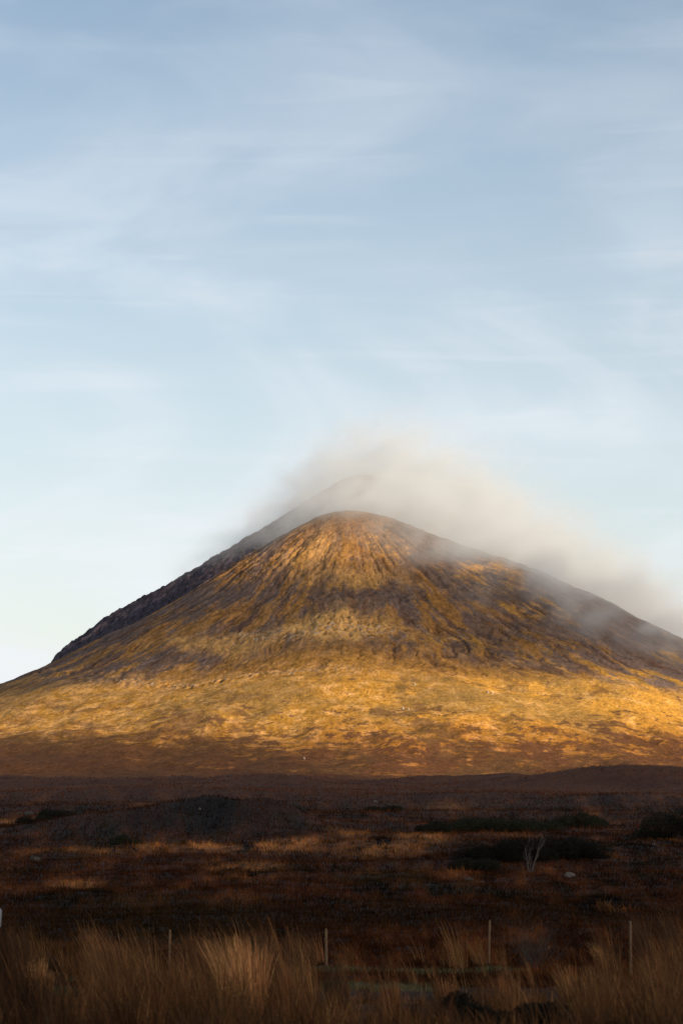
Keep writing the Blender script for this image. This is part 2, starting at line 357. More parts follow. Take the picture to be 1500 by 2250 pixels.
# wide ground to the horizon, below the detailed sheets
gx = np.concatenate([-np.geomspace(12000, 60, 60), np.linspace(-50, 50, 12), np.geomspace(60, 12000, 60)])
gy = np.concatenate([-np.geomspace(8000, 60, 30), np.linspace(-50, 4000, 160), np.geomspace(4100, 16000, 30)])
GX, GY = np.meshgrid(gx, gy)
mask = (np.abs(GX) < .30 * np.maximum(GY, 0) + 60) & (GY > -20) & (GY < 2300) | ((np.abs(GX) < 1000) & (GY > 1950) & (GY < 3900))
GZ = np.where(mask, -6.0, -1.5 + fbm(GX / 300, GY / 300, 4, seed=81) * 3)
gmat = plain_mat('wide_moor_ground', (.05, .026, .018), (.12, .06, .03), .02, .95)
gr = mesh_np('ground', np.stack([GX, GY, GZ], -1).reshape(-1, 3), grid_faces(len(gy), len(gx)), gmat); tag(gr, kind='structure')

# ------------------------------------------------------------------ cloud bank that shades the moor (above and behind the camera)
def volume_mat(name, dens, color=(.93, .93, .94), g=0.0):
    m = bpy.data.materials.new(name); m.use_nodes = True; n = m.node_tree.nodes; n.clear()
    o = n.new('ShaderNodeOutputMaterial'); v = n.new('ShaderNodeVolumePrincipled')
    v.inputs['Color'].default_value = (*color, 1); v.inputs['Density'].default_value = dens; v.inputs['Anisotropy'].default_value = g
    m.node_tree.links.new(v.outputs[0], o.inputs['Volume']); return m, v
def cloud_bank(name, cx, cy, sx, sy, zc, th, dens, edge=None, seed=0, pw=.5):
    """a lumpy closed cloud: footprint centre and half sizes on the ground shadow, moved up along the sun's direction"""
    n1, n2 = 110, 90
    a, b = np.meshgrid(np.linspace(-1, 1, n1), np.linspace(-1, 1, n2))
    q = (np.abs(a) ** 3.0 + np.abs(b) ** 3.0) ** (1 / 3.0)
    e = np.clip(1 - q + (.18 if pw == .5 else .3) * fbm(a * 3 + seed, b * 3, 5, .6, seed=91), 0, 1)
    rim = (np.abs(a) >= .999) | (np.abs(b) >= .999)
    h = np.where(rim, 0, e ** pw) * (1 + .5 * fbm(a * 5, b * 5 + seed, 4, seed=92))
    k = zc / S[2]; ox, oy = S[0] * k, S[1] * k
    skew = edge or 0
    PX_ = cx + a * sx + ox; PY_ = cy + b * sy + skew * a * sx + oy
    top = np.stack([PX_, PY_, zc + h * th * .65 + .5], -1).reshape(-1, 3); bot = np.stack([PX_, PY_, zc - h * th * .35 - .5], -1).reshape(-1, 3)
    F = grid_faces(n2, n1); n = n1 * n2; i = np.arange(n).reshape(n2, n1)
    ring = np.concatenate([i[0, :], i[1:, -1], i[-1, -2::-1], i[-2:0:-1, 0]]); rn = np.roll(ring, -1)
    side = np.stack([ring, ring + n, rn + n, rn], -1)
    V = np.concatenate([top, bot]); FF = np.concatenate([F, F[:, ::-1] + n, side])
    o = mesh_np(name, V, FF, volume_mat(name, dens)[0]); return tag(o, kind='stuff')
cloud_bank('cloud_bank', -30, 830, 1500, 1570, 760, 170, .0044, edge=-.48, seed=1, pw=.51)
cloud_bank('cloud_bank', -420, 3230, 900, 350, 760, 125, .0040, edge=-.07, seed=6, pw=.9)

# ------------------------------------------------------------------ mist on the summit
def summit_mist():
    me = bpy.data.meshes.new('summit_mist'); o = bpy.data.objects.new('summit_mist', me); col.objects.link(o)
    mat, v = volume_mat('mist', 1.0, (.925, .96, .975))
    # the grid carries the density; read it in the shader
    t = mat.node_tree; at_ = t.nodes.new('ShaderNodeAttribute'); at_.attribute_name = 'density'
    v.inputs['Density Attribute'].default_value = ''
    t.links.new(at_.outputs['Fac'], v.inputs['Density'])
    g = bpy.data.node_groups.new('mist_field', 'GeometryNodeTree')
    g.interface.new_socket('Geometry', in_out='INPUT', socket_type='NodeSocketGeometry'); g.interface.new_socket('Geometry', in_out='OUTPUT', socket_type='NodeSocketGeometry')
    n = g.nodes; l = g.links
    out = n.new('NodeGroupOutput'); n.new('NodeGroupInput')
    vc = n.new('GeometryNodeVolumeCube')
    vc.inputs['Min'].default_value = MIST_MIN; vc.inputs['Max'].default_value = MIST_MAX
    for k, q in zip('XYZ', MIST_RES): vc.inputs['Resolution ' + k].default_value = q
    pos = n.new('GeometryNodeInputPosition')
    oi = n.new('GeometryNodeObjectInfo'); oi.inputs['Object'].default_value = mountain
    px = n.new('GeometryNodeProximity'); px.target_element = 'FACES'
    l.new(oi.outputs['Geometry'], px.inputs[0])
    d = px.outputs['Distance']
    def M(op, a, b=None, c=None):
        m = n.new('ShaderNodeMath'); m.operation = op
        for i, q in enumerate((a, b, c)):
            if q is None: continue
            if isinstance(q, (int, float)): m.inputs[i].default_value = q
            else: l.new(q, m.inputs[i])
        return m.outputs[0]
    def SS(x, a, b, lo=0.0, hi=1.0):
        m = n.new('ShaderNodeMapRange'); m.interpolation_type = 'SMOOTHSTEP'
        l.new(x, m.inputs[0])
        for i, q in zip((1, 2, 3, 4), (a, b, lo, hi)):
            if isinstance(q, (int, float)): m.inputs[i].default_value = q
            else: l.new(q, m.inputs[i])
        return m.outputs[0]
    def noise(sc, loc, rot, detail, scale=1.0, dist=0.0):
        ro = n.new('ShaderNodeVectorRotate'); ro.rotation_type = 'Y_AXIS'; ro.inputs['Angle'].default_value = rot[1]; l.new(pos.outputs[0], ro.inputs['Vector'])
        mp = n.new('ShaderNodeVectorMath'); mp.operation = 'MULTIPLY_ADD'; l.new(ro.outputs[0], mp.inputs[0])
        mp.inputs[1].default_value = sc; mp.inputs[2].default_value = loc
        q = n.new('ShaderNodeTexNoise'); q.inputs['Scale'].default_value = scale; q.inputs['Detail'].default_value = detail; q.inputs['Distortion'].default_value = dist
        l.new(mp.outputs[0], q.inputs['Vector']); return q.outputs[0]
    sp = n.new('ShaderNodeSeparateXYZ'); l.new(pos.outputs[0], sp.inputs[0]); x, y, z = sp.outputs
    n1 = noise((1 / 120, 1 / 160, 1 / 70), (3, 1, 7), (0, R(35), 0), 3)
    n2 = noise((1 / 50, 1 / 90, 1 / 30), (1, 5, 2), (0, R(33), 0), 4, dist=.4)
    f = MIST_FIELD(M, SS, x, y, z, d, n1, n2)
    l.new(f, vc.inputs['Density'])
    sm = n.new('GeometryNodeSetMaterial'); sm.inputs['Material'].default_value = mat
    l.new(vc.outputs[0], sm.inputs[0]); l.new(sm.outputs[0], out.inputs[0])
    md = o.modifiers.new('mist', 'NODES'); md.node_group = g
    me.materials.append(mat)
    return tag(o, kind='stuff')
MIST_MIN, MIST_MAX, MIST_RES = (-330, 2720, 120), (640, 3620, 560), (170, 130, 110)
def MIST_FIELD(M, SS, x, y, z, d, n1, n2):
    # cap: hugs the ground above a lower limit that drops to the right
    side = SS(x, -260.0, 120.0, 0.0, 1.0)
    right = SS(x, 60.0, 460.0, 0.0, 1.0)
    zlo = M('ADD', M('ADD', M('MULTIPLY', right, -120.0), M('MULTIPLY', SS(x, 20.0, 160.0), -70.0)), M('ADD', 262.0, M('MULTIPLY', M('SUBTRACT', n1, .5), 230.0)))
    alt = M('MAXIMUM', SS(z, zlo, M('ADD', zlo, 130.0)), SS(z, 290.0, 345.0))
    reach = M('ADD', 14.0, M('ADD', M('MULTIPLY', side, 20.0), M('MULTIPLY', SS(z, 330.0, 440.0), 6.0)))
    reach = M('MULTIPLY', reach, M('ADD', .55, M('MULTIPLY', n2, .9)))
    q = M('DIVIDE', d, reach); hug = M('EXPONENT', M('MULTIPLY', M('MULTIPLY', q, q), -.5))
    back = SS(y, 2860.0, 3160.0, M('ADD', M('ADD', 1.0, M('MULTIPLY', SS(z, 300.0, 335.0), .9)), M('MULTIPLY', SS(x, -140.0, 110.0), .25)), 1.0)
    nn = M('MULTIPLY', SS(n2, .34, .64, .30, 1.3), SS(n1, .30, .6, .6, 1.15))
    f = M('MULTIPLY', M('MULTIPLY', alt, hug), M('MULTIPLY', back, nn))
    f = M('MULTIPLY', M('MULTIPLY', f, SS(x, 180.0, 480.0, 1.0, .42)), M('ADD', .55, M('MULTIPLY', side, .45)))
    f = M('MULTIPLY', f, M('ADD', 1.0, M('MULTIPLY', M('MULTIPLY', SS(x, -60.0, 90.0), SS(y, 3090.0, 3240.0)), 1.1)))
    return M('MULTIPLY', f, .0108)
summit_mist()

# ------------------------------------------------------------------ vegetation on the moor
def hz(x, y): return H(x, y)
leafm = attr_mat('heather_leaf', 3.0, .7, 1.3); leafm.node_tree.nodes['Principled BSDF'].inputs['Specular IOR Level'].default_value = 0
def sprigs(name, n, ya, yb, tint, hmul=1.0, wmul=1.0, keep=None, near=25):
    inv = rng.random(n) * (1 / ya - 1 / yb) + 1 / yb; y = 1 / inv
    x = (rng.random(n) * 2 - 1) * (.185 * y + 5)
    if keep is not None:
        k = keep(x, y) > rng.random(n); x = x[k]; y = y[k]; n = len(x)
    e_ = rng.random(n) < .12; x = np.where(e_, np.sign(x) * (.185 * y + 5 + rng.random(n) * (7 + .04 * y)), x)
    z = hz(x, y)
    wd = (.012 + y / 2415 * .75) * (.6 + .8 * rng.random(n)) * wmul
    ht = (.10 + y / 2415 * 1.3) * (.5 + rng.random(n)) * hmul
    a = rng.normal(0, .9, n); lean = rng.normal(0, .45, n); lz = rng.normal(0, .4, n)
    dx, dy = np.cos(a) * wd / 2, np.sin(a) * wd / 2
    V = np.stack([np.stack([x - dx, y - dy, z - .02], -1), np.stack([x + dx, y + dy, z - .02], -1),
                  np.stack([x + lean * ht, y + lz * ht, z + ht], -1)], 1).reshape(-1, 3)
    c = tint(x, y); c = c * (.55 + .9 * rng.random(n))[:, None]
    c = c * (1 + rng.normal(0, .10, (n, 3)))
    o = mesh_np(name, V, np.arange(3 * n).reshape(-1, 3), leafm, np.repeat(np.clip(c, .003, .7), 3, 0), smooth=False)
    return tag(o, kind='stuff')
def _tall(x, y): return .25 + .75 * ss(0, .3, fbm(x / (.5 + y * .004), y / (2 + y * .02), 3, seed=76))
sprigs('heather', 430000, 62, 1500, lambda x, y: tint_moor(x, y) * 1.15)
sprigs('heather', 102000, 66, 420, lambda x, y: tint_moor(x, y) * 1.5, hmul=2.2, wmul=.8, keep=lambda x, y: ss(.02, .3, fbm(x / (.5 + y * .004), y / (2 + y * .02), 3, seed=76)))

# --- tall moor grass: real blades in tufts
grassm = attr_mat('dry_grass_blade', 8.0, .8, 1.2, rough=.9); grassm.node_tree.nodes['Principled BSDF'].inputs['Specular IOR Level'].default_value = .03
def blades(name, bx, by, h, wd, lean_x, lean_y, curve, tint, seg=4, bz=None):
    n = len(bx); bz = hz(bx, by) if bz is None else bz
    t = np.linspace(0, 1, seg + 1)[None, :]
    X = bx[:, None] + lean_x[:, None] * h[:, None] * (t * (1 - curve[:, None]) + curve[:, None] * t ** 2.2)
    Y = by[:, None] + lean_y[:, None] * h[:, None] * t
    Zc = bz[:, None] - .03 + h[:, None] * t * (1 - .12 * np.abs(lean_x[:, None]) * t)
    a = rng.normal(0, .7, n)[:, None]; w_ = wd[:, None] * (1 - .8 * t) / 2
    A = np.stack([X - np.cos(a) * w_, Y - np.sin(a) * w_, Zc], -1); B = np.stack([X + np.cos(a) * w_, Y + np.sin(a) * w_, Zc], -1)
    V = np.stack([A, B], 2).reshape(-1, 3); m = 2 * (seg + 1)
    q = np.array([[2 * i, 2 * i + 1, 2 * i + 3, 2 * i + 2] for i in range(seg)])
    F = (np.arange(n)[:, None, None] * m + q[None]).reshape(-1, 4)
    c = np.repeat(tint[:, None, :], m, 1).reshape(-1, 3)
    return mesh_np(name, V, F, grassm, np.clip(c, .004, .7), smooth=False)
RUSTG = np.array((.18, .078, .032)); PALEG = np.array((.32, .155, .06)); DRAB = np.array((.050, .027, .015)); DARKG = np.array((.03, .02, .013))
def grass():
    BX, BY, BH, BL, BC, BT = [], [], [], [], [], []
    def tuft(x, y, h, n, rad, lean, colr, spread=.22, bright=1.0):
        r = rad * np.sqrt(rng.random(n)); a = rng.random(n) * 6.283
        ox, oy = r * np.cos(a), r * np.sin(a)
        BX.append(x + ox); BY.append(y + oy); BH.append(h * (.45 + .6 * rng.random(n)))
        BL.append(lean + rng.normal(0, spread, n) + ox / rad * .12); BC.append(.3 + .6 * rng.random(n))
        mixc = rng.random(n)[:, None]
        BT.append((colr * (1 - .5 * mixc) + DRAB * .5 * mixc) * (.6 + .7 * rng.random(n))[:, None] * bright)
    # general sward
    n = 4500
    y = 1 / (rng.random(n) * (1 / 24 - 1 / 84) + 1 / 84); x = (rng.random(n) * 2 - 1) * (.185 * y + 5)
    ye = 1 / (rng.random(1900) * (1 / 24 - 1 / 84) + 1 / 84); xe = np.sign(rng.random(1900) - .5) * (.185 * ye + 5 + 7 * rng.random(1900))
    x = np.concatenate([x, xe]); y = np.concatenate([y, ye]); n = len(x)
    px = 750 + x / y * FPX
    pat = fbm(x / 1.6, y / 2.2, 4, seed=101); pat2 = fbm(x / 4, y / 6, 3, seed=102)
    leftm = ss(720, 560, px); rightm = ss(1180, 1420, px)
    mid = (1 - leftm) * (1 - rightm)
    hgt = .20 + .60 * ss(-.2, .4, pat) + leftm * .30 * ss(78, 66, y) * ss(-.4, .2, pat2) + rightm * .20
    hgt = hgt * (1 - .5 * mid * ss(42, 60, y))
    hgt = hgt * (1 - mid * .50 * ss(36, 41, y)) * (1 - .8 * np.exp(-((px - 150) / 50) ** 4) * ss(30, 33, y) * ss(60, 52, y))
    base_dark = 1
    pool = np.exp(-((x - POOLS[0][0]) / 1.5) ** 2 - ((y - POOLS[0][1] + 1.5) / 4.0) ** 2) + np.exp(-((x - POOLS[1][0]) / 2.6) ** 2 - ((y - POOLS[1][1] + 1.5) / 3.8) ** 2)
    for i in range(n):
        if pool[i] > .35 + .5 * rng.random(): continue
        if pat2[i] + .6 * pat[i] < -.08 and rng.random() < .85: continue
        h = hgt[i] * (.8 + .4 * rng.random())
        t = min(max(.30 + 1.8 * pat2[i] + 1.5 * pat[i], 0), 1)
        if abs(px[i] - 377) < 12 or abs(px[i] - 1375) < 12: h = min(h, .3)
        base = DRAB * (1 - t) + (RUSTG if rng.random() < .7 else PALEG) * t
        if px[i] < 130 and rng.random() < .6: base = DRAB * .9
        tuft(x[i], y[i], h, int(18 + 14 * rng.random()), .10 + .12 * rng.random(), -.12 + .12 * pat2[i], base, bright=.52 + .75 * rng.random() ** 2)
    # long thin culms in loose sprays
    for i in range(520):
        q = rng.random(); pxx = rng.choice([rng.uniform(-40, 720), rng.uniform(180, 700), rng.uniform(1300, 1540), rng.uniform(700, 1300)], p=[.4, .25, .22, .13])
        yy = rng.uniform(40, 79); xx = PXM(pxx, yy)
        if abs(pxx - 377) < 22 or abs(pxx - 1375) < 22 or abs(pxx - 718) < 22 or abs(pxx - 150) < 40: continue
        tuft(xx, yy, rng.uniform(1.0, 1.75) * (1 if pxx < 720 or pxx > 1300 else .65), int(rng.uniform(4, 16)), .12, -.24 + .1 * rng.normal(), [DRAB * 1.3, RUSTG * .8, PALEG * .8][int(rng.integers(0, 3))], .07)
    # stand-out tufts
    for (tx, ty, h, k, lean, colr, br) in ((530, 2245, 1.35, 300, -.22, PALEG, 1.1), (556, 2240, 1.35, 240, -.10, RUSTG, 1.25), (545, 2205, 1.2, 160, -.25, RUSTG, 1.0), (610, 2190, 1.2, 200, -.16, RUSTG, .9),
            (650, 2150, 1.3, 200, -.12, DRAB, 1.2), (590, 2150, 1.5, 230, -.22, DRAB, 1.3), (440, 2160, 1.4, 230, -.25, DRAB, 1.2), (700, 2118, 1.1, 60, -.3, RUSTG, .9),
            (1012, 2135, 1.7, 46, -.24, PALEG, .55), (1000, 2130, 1.3, 60, -.22, RUSTG, .7), (1055, 2125, 1.0, 60, -.35, PALEG, .5), (560, 2230, 1.1, 160, -.05, PALEG, 1.0),
            (50, 2180, 1.7, 320, -.20, DRAB, 1.0), (85, 2185, .8, 220, -.05, PALEG, 1.0), (100, 2190, .6, 180, .08, RUSTG, 1.2), (10, 2200, 1.9, 320, -.25, DRAB, .8), (84, 2170, 1.45, 50, -.02, DRAB, 1.2),
            (250, 2150, 1.5, 140, -.4, RUSTG, .8), (270, 2165, 1.2, 240, -.25, RUSTG, .9), (230, 2190, 1.0, 200, -.1, DRAB, 1.4), (330, 2200, 1.0, 240, -.15, RUSTG, .9), (395, 2220, 1.0, 220, -.1, RUSTG, .8), (130, 2240, .4, 200, -.1, RUSTG, .6),
            (1420, 2120, 1.7, 260, -.22, DRAB, 1.5), (1480, 2110, 1.8, 180, -.22, DRAB, 1.3), (1470, 2160, 1.2, 220, -.2, RUSTG, .8), (1330, 2130, .9, 120, -.5, PALEG, .8), (1250, 2200, .8, 200, -.2, PALEG, .7),
            (1310, 2215, .8, 200, -.15, PALEG, .7), (1120, 2220, .7, 200, -.1, RUSTG, .9), (980, 2210, .6, 160, -.1, RUSTG, .9), (860, 2220, .6, 160, -.1, RUSTG, .7), (740, 2225, .9, 200, -.1, DRAB, 1.2), (640, 2240, .9, 200, -.1, RUSTG, .8)):
        p = at(tx, min(ty, 2249)); tuft(p.x, p.y, h, k, .12 + .07 * h, lean, colr, .09, br * (1.9 if colr is not DRAB else 1.3))
    bx, by, h, le, cu, ti = (np.concatenate(q) for q in (BX, BY, BH, BL, BC, BT))
    n = len(bx)
    ti = ti * (1 + rng.normal(0, .06, (n, 3)))
    o = blades('moor_grass', bx, by, h, .006 + .010 * rng.random(n) + by * .00008, le, rng.normal(0, .18, n), cu, ti)
    return tag(o, kind='stuff')

# --- bog pools with green turf edges
watm = MatB('bog_water'); watm.b.inputs['Base Color'].default_value = (.030, .034, .036, 1); watm.b.inputs['Roughness'].default_value = .5
watm.b.inputs['Specular IOR Level'].default_value = 0; watm.b.inputs['IOR'].default_value = 1.05; watm.bump(watm.noise(6, 3, .5, mapscale=(1, .4, 1)), .01)
POOLS = []
def pool(px, py, rx, ry, seed):
    p = at(px, py); POOLS.append((p.x, p.y)); k = 48; V = [(p.x, p.y, p.z + .07)]
    for i in range(k):
        a = i / k * 6.2832; q = 1 + .35 * float(pn(math.cos(a) * 1.6 + seed, math.sin(a) * 1.6)) + .12 * float(pn(math.cos(a) * 5 + seed, math.sin(a) * 5))
        V.append((p.x + rx * q * math.cos(a), p.y + ry * q * math.sin(a), p.z + .07))
    F = [(0, 1 + i, 1 + (i + 1) % k) for i in range(k)]
    o = mesh_np('bog_pool', V, F, watm.m, smooth=False); tag(o, kind='structure'); return p
pool(135, 2176, .42, .45, 3.3); pool(800, 2153, .95, .7, 8.1)
pool(1080, 2140, .7, .45, 12.7)
def turf():
    bx, by = [], []
    for (px, py, rx, ry, n) in ((140, 2163, .9, 1.4, 5000), (135, 2184, .7, .5, 2500), (110, 2150, .35, 1.8, 1800), (790, 2138, 1.9, 1.0, 8000), (820, 2175, 1.3, 1.1, 5000), (960, 2143, 1.2, .8, 3600), (1090, 2135, .8, .5, 2000), (760, 2165, .8, .6, 2000)):
        p = at(px, py); bx.append(p.x + rng.normal(0, rx * .55, n)); by.append(p.y + rng.normal(0, ry * .6, n))
    bx = np.concatenate(bx); by = np.concatenate(by); n = len(bx)
    g = rng.random(n)[:, None]
    ti = (np.array((.080, .080, .038)) * g + np.array((.17, .15, .085)) * (1 - g)) * (.5 + .8 * rng.random(n))[:, None]
    o = blades('green_turf', bx, by, .06 + .13 * rng.random(n), .010 + .012 * rng.random(n), rng.normal(-.1, .4, n), rng.normal(0, .4, n), rng.random(n), ti, seg=2)
    tag(o, kind='stuff')
turf(); grass()

# ------------------------------------------------------------------ things
def tube(P, rad, k=7, noise=0.0):
    """one open-ended tapering tube through points P with radii rad (closed caps)"""
    P = [Vector(p) for p in P]; V, F = [], []
    for i, p in enumerate(P):
        d = (P[min(i + 1, len(P) - 1)] - P[max(i - 1, 0)]).normalized()
        u_ = d.cross(Vector((0.3, 1, 0.1))).normalized(); v_ = d.cross(u_)
        for j in range(k):
            a = j / k * 6.2832; r = rad[i] * (1 + noise * random.uniform(-1, 1))
            V.append(p + (u_ * math.cos(a) + v_ * math.sin(a)) * r)
    for i in range(len(P) - 1):
        for j in range(k):
            F.append((i * k + j, i * k + (j + 1) % k, (i + 1) * k + (j + 1) % k, (i + 1) * k + j))
    V.append(P[0]); V.append(P[-1]); a, b = len(V) - 2, len(V) - 1; m = (len(P) - 1) * k
    for j in range(k): F.append((a, (j + 1) % k, j)); F.append((b, m + j, m + (j + 1) % k))
    return V, F
def obj_py(name, V, F, mat, loc=None, parent=None, smooth=True):
    me = bpy.data.meshes.new(name); me.from_pydata([tuple(v) for v in V], [], F); me.materials.append(mat)
    me.polygons.foreach_set('use_smooth', [smooth] * len(F)); me.update()
    o = bpy.data.objects.new(name, me); col.objects.link(o)
    if loc is not None: o.location = loc
    if parent: o.parent = parent
    return o
def join(parts):
    V, F = [], []
    for v, f in parts: n = len(V); V += list(v); F += [tuple(i + n for i in q) for q in f]
    return V, F
woodm = plain_mat('weathered_stake_wood', (.11, .064, .036), (.20, .125, .072), 14, .85, .01)
def post(px, top, base_y, lean, label, thick=.045):
    p = at(px, 2108); x = PXM(px, base_y); z0 = float(H(x, base_y)); ztop = CAM_Z - (top - HOR) / FPX * base_y
    h = ztop - z0
    prof_ = [(0, thick * 1.02), (.3, thick), (.6, thick * .97), (.93, thick * .93), (.985, thick * .80), (1.0, thick * .45)]
    P = [(lean * h * t + .006 * math.sin(t * 7 + px), 0, -.25 + (h + .25) * t) for t, _ in prof_]
    V, F = tube(P, [r for _, r in prof_], 10, .05)
    o = obj_py('fence_post', V, F, woodm, (x, base_y, z0)); tag(o, label, 'fence post', 'wooden stakes in a row across the moor grass')
post(377, 2036, 68, .012, 'thin pale stake, leftmost of the row, among tall brown grass', .036)
post(718, 2034, 76, -.02, 'thickest palest stake, standing clear near the middle of the row', .050)
post(1068, 2016, 77, .035, 'pale stake leaning right beside the tall golden grass tuft', .038)
post(1375, 2018, 70, .012, 'pale stake at the right end of the row, grass around its foot', .040)

# boulders
rockm = plain_mat('pale_lichened_rock', (.07, .056, .047), (.19, .155, .135), 3.0, .95, .05)
palem = plain_mat('white_quartz_boulder', (.30, .26, .20), (.42, .38, .32), 3.0, .95)
darkrockm = plain_mat('grey_green_rock', (.04, .036, .028), (.09, .08, .065), 3.0, .95, .05)
import bmesh
def boulder(px, py, wpx, hpx, label, cat='boulder', mat=None, seed=0, group=None, sink=.25):
    p = at(px, py); s_ = p.y / FPX
    bm = bmesh.new(); bmesh.ops.create_icosphere(bm, subdivisions=4, radius=1)
    for v in bm.verts:
        c = v.co; n_ = 0.22 * float(pn(c.x * 1.3 + seed * 3.1, c.y * 1.3 + c.z * 1.7)) + .10 * float(pn(c.x * 3.4 + seed, c.z * 3.1 + c.y * 2))
        c *= 1 + n_
        for ax in (Vector((.7, -.5, .5)), Vector((-.6, -.6, .55)), Vector((.1, -.2, .97)), Vector((-.2, .9, .4))):
            ax = ax.normalized(); d = c.dot(ax)
            if d > .72: c -= ax * (d - .72) * .8
        c.x *= wpx * s_ * .55; c.y *= wpx * s_ * .5; c.z *= hpx * s_ * .75
    me = bpy.data.meshes.new('boulder'); bm.to_mesh(me); bm.free(); me.materials.append(mat or rockm)
    me.polygons.foreach_set('use_smooth', [False] * len(me.polygons))
    o = bpy.data.objects.new('boulder', me); col.objects.link(o); o.location = (p.x, p.y, p.z + hpx * s_ * sink); o.rotation_euler.z = seed
    tag(o, label, cat, group); return o
boulder(1251, 1928, 27, 13, 'largest pale boulder, on the dark moor just right of the bare tree', seed=1)
boulder(1436, 1859, 17, 6, 'low flat pale boulder in the heather near the right edge', seed=2)
boulder(1067, 1885, 13, 8, 'small pale boulder left of the bare tree against dark shrubs', seed=3)
boulder(1058, 1940, 9, 5, 'tiny pale stone on the moor below and left of the bare tree', 'stone', seed=4)
boulder(1030, 1934, 22, 6, 'flat brownish stone beside a tiny pale stone left of the tree', 'stone', darkrockm, seed=5)
boulder(76, 1893, 24, 12, 'grey green boulder in tan grass near the left edge', mat=darkrockm, seed=6)
boulder(64, 1790, 22, 9, 'rounded grey boulder high on the moor above the far left', mat=darkrockm, seed=7)
boulder(439, 1779, 6, 5, 'tiny pale stone on the dark heather mound', 'stone', seed=8)
boulder(825, 1763, 9, 5, 'small pale stone on the open moor right of centre', 'stone', seed=9)
for i, (px, py, w_, lab) in enumerate((
        (911, 1506, 4, 'white boulder speck on the gold slope, highest of those right of centre'), (1071, 1523, 5, 'left one of a pair of white boulder specks on the right of the slope'),
        (1081, 1525, 4, 'right one of a pair of white boulder specks on the right of the slope'), (885, 1558, 5, 'left one of two white boulder specks low on the middle of the slope'),
        (897, 1560, 4, 'right one of two white boulder specks low on the middle of the slope'), (668, 1668, 4, 'white boulder speck alone near the foot of the mountain'))):
    boulder(px, py, w_, w_, lab, seed=20 + i, group='white boulders scattered on the golden slope', sink=.3, mat=palem)

# shrubs
shrubm = attr_mat('shrub_leaf', 5, .7, 1.3)
stemm = plain_mat('dark_stem', (.05, .035, .025), (.09, .07, .05), 10, .9)
def shrub(px, py, w_m, h_m, label, colr, n=9000, leaf=.05, seed=0, d=None, name='dark_shrub', group=None, lumps=9, gap=0):
    p = at(px, py) if d is None else Vector((PXM(px, d), d, float(H(PXM(px, d), d))))
    r_ = np.random.default_rng(200 + seed)
    cs = np.stack([r_.uniform(-.42, .42, lumps) * w_m, r_.uniform(-.3, .3, lumps) * w_m * .6, r_.uniform(.1, .62, lumps) * h_m], -1)
    cs[:, 2] *= 1 - .8 * (cs[:, 0] / (w_m * .5)) ** 2
    rr = r_.uniform(.12, .25, lumps) * w_m * (9 / lumps) ** .4; k = r_.integers(0, lumps, n)
    dirs = r_.normal(size=(n, 3)); dirs /= np.linalg.norm(dirs, axis=1)[:, None]
    rad = (.55 + .5 * r_.random(n) ** .5)[:, None]
    P = cs[k] + dirs * rad * np.stack([rr[k], rr[k] * .8, np.minimum(rr[k], h_m * .38)], -1)
    P[:, 2] = np.abs(P[:, 2]); 
    t1_ = r_.normal(size=(n, 3)) ; t1_ /= np.linalg.norm(t1_, axis=1)[:, None]; t2_ = np.cross(t1_, dirs); t2_ /= np.linalg.norm(t2_, axis=1)[:, None] + 1e-6
    sz = leaf * (.6 + .8 * r_.random(n))[:, None]
    V = np.stack([P - t1_ * sz, P + t2_ * sz * .45, P + t1_ * sz, P - t2_ * sz * .45], 1).reshape(-1, 3)
    c = np.array(colr)[None] * (.45 + 1.0 * r_.random(n))[:, None] * (1 + r_.normal(0, .08, (n, 3)))
    root = bpy.data.objects.new(name, None); col.objects.link(root); root.location = p; root.empty_display_size = .3
    tag(root, label, 'shrub', group)
    mesh_np('foliage', V, np.arange(4 * n).reshape(-1, 4), shrubm, np.repeat(np.clip(c, .002, .5), 4, 0), smooth=False, parent=root)
    st = []
    for j in range(6):
        q = cs[j % lumps]; st.append(tube([(q[0] * .15, q[1] * .15, -.1), (q[0] * .5, q[1] * .5, q[2] * .5), tuple(q)], [.04 * h_m, .025 * h_m, .01 * h_m], 6))
    V2, F2 = join(st); obj_py('stem', V2, F2, stemm, None, root)
    return root
DKG = (.019, .017, .010); BLK = (.013, .011, .007); GRN = (.027, .026, .014)
shrub(1110, 1908, 6.6, 1.75, 'wide black green shrub directly behind and left of the bare tree', BLK, 30000, .05, 1, d=163, lumps=20)
shrub(1230, 1906, 6.6, 1.7, 'wide black green shrub behind and right of the bare tree', BLK, 30000, .05, 2, d=165, lumps=20)
shrub(1040, 1925, 3.4, 1.0, 'low dark shrub with a small pale boulder in front of it', DKG, 12000, .05, 3, d=154)
shrub(1080, 1835, 9.0, 1.9, 'long low green shrub on the slope above the dark thicket', GRN, 20000, .08, 4, d=262)
shrub(1165, 1828, 6.5, 1.6, 'rounded green shrub above the bare tree, right of a longer one', GRN, 14000, .08, 5, d=262)
shrub(1262, 1808, 6.4, 2.0, 'dark green shrub by itself on the slope upper right', GRN, 14000, .08, 6, d=280)
shrub(945, 1828, 4.4, 1.4, 'small dark shrub at the left end of the green shrubs', DKG, 10000, .08, 7, d=255)
shrub(1490, 1845, 10, 3.2, 'big black green shrub cut by the right edge of the picture', DKG, 26000, .09, 8, d=225)
shrub(848, 1784, 7, 1.4, 'small low dark shrub on the open moor above tan grass', DKG, 8000, .11, 9, d=420)
shrub(115, 1812, 6.5, 1.5, 'low dark shrub on the moor left of the heather mound', DKG, 12000, .08, 10, d=252)
shrub(280, 1860, 2.6, 1.0, 'small dark green shrub among tan grass left of centre', GRN, 8000, .05, 11, d=205)
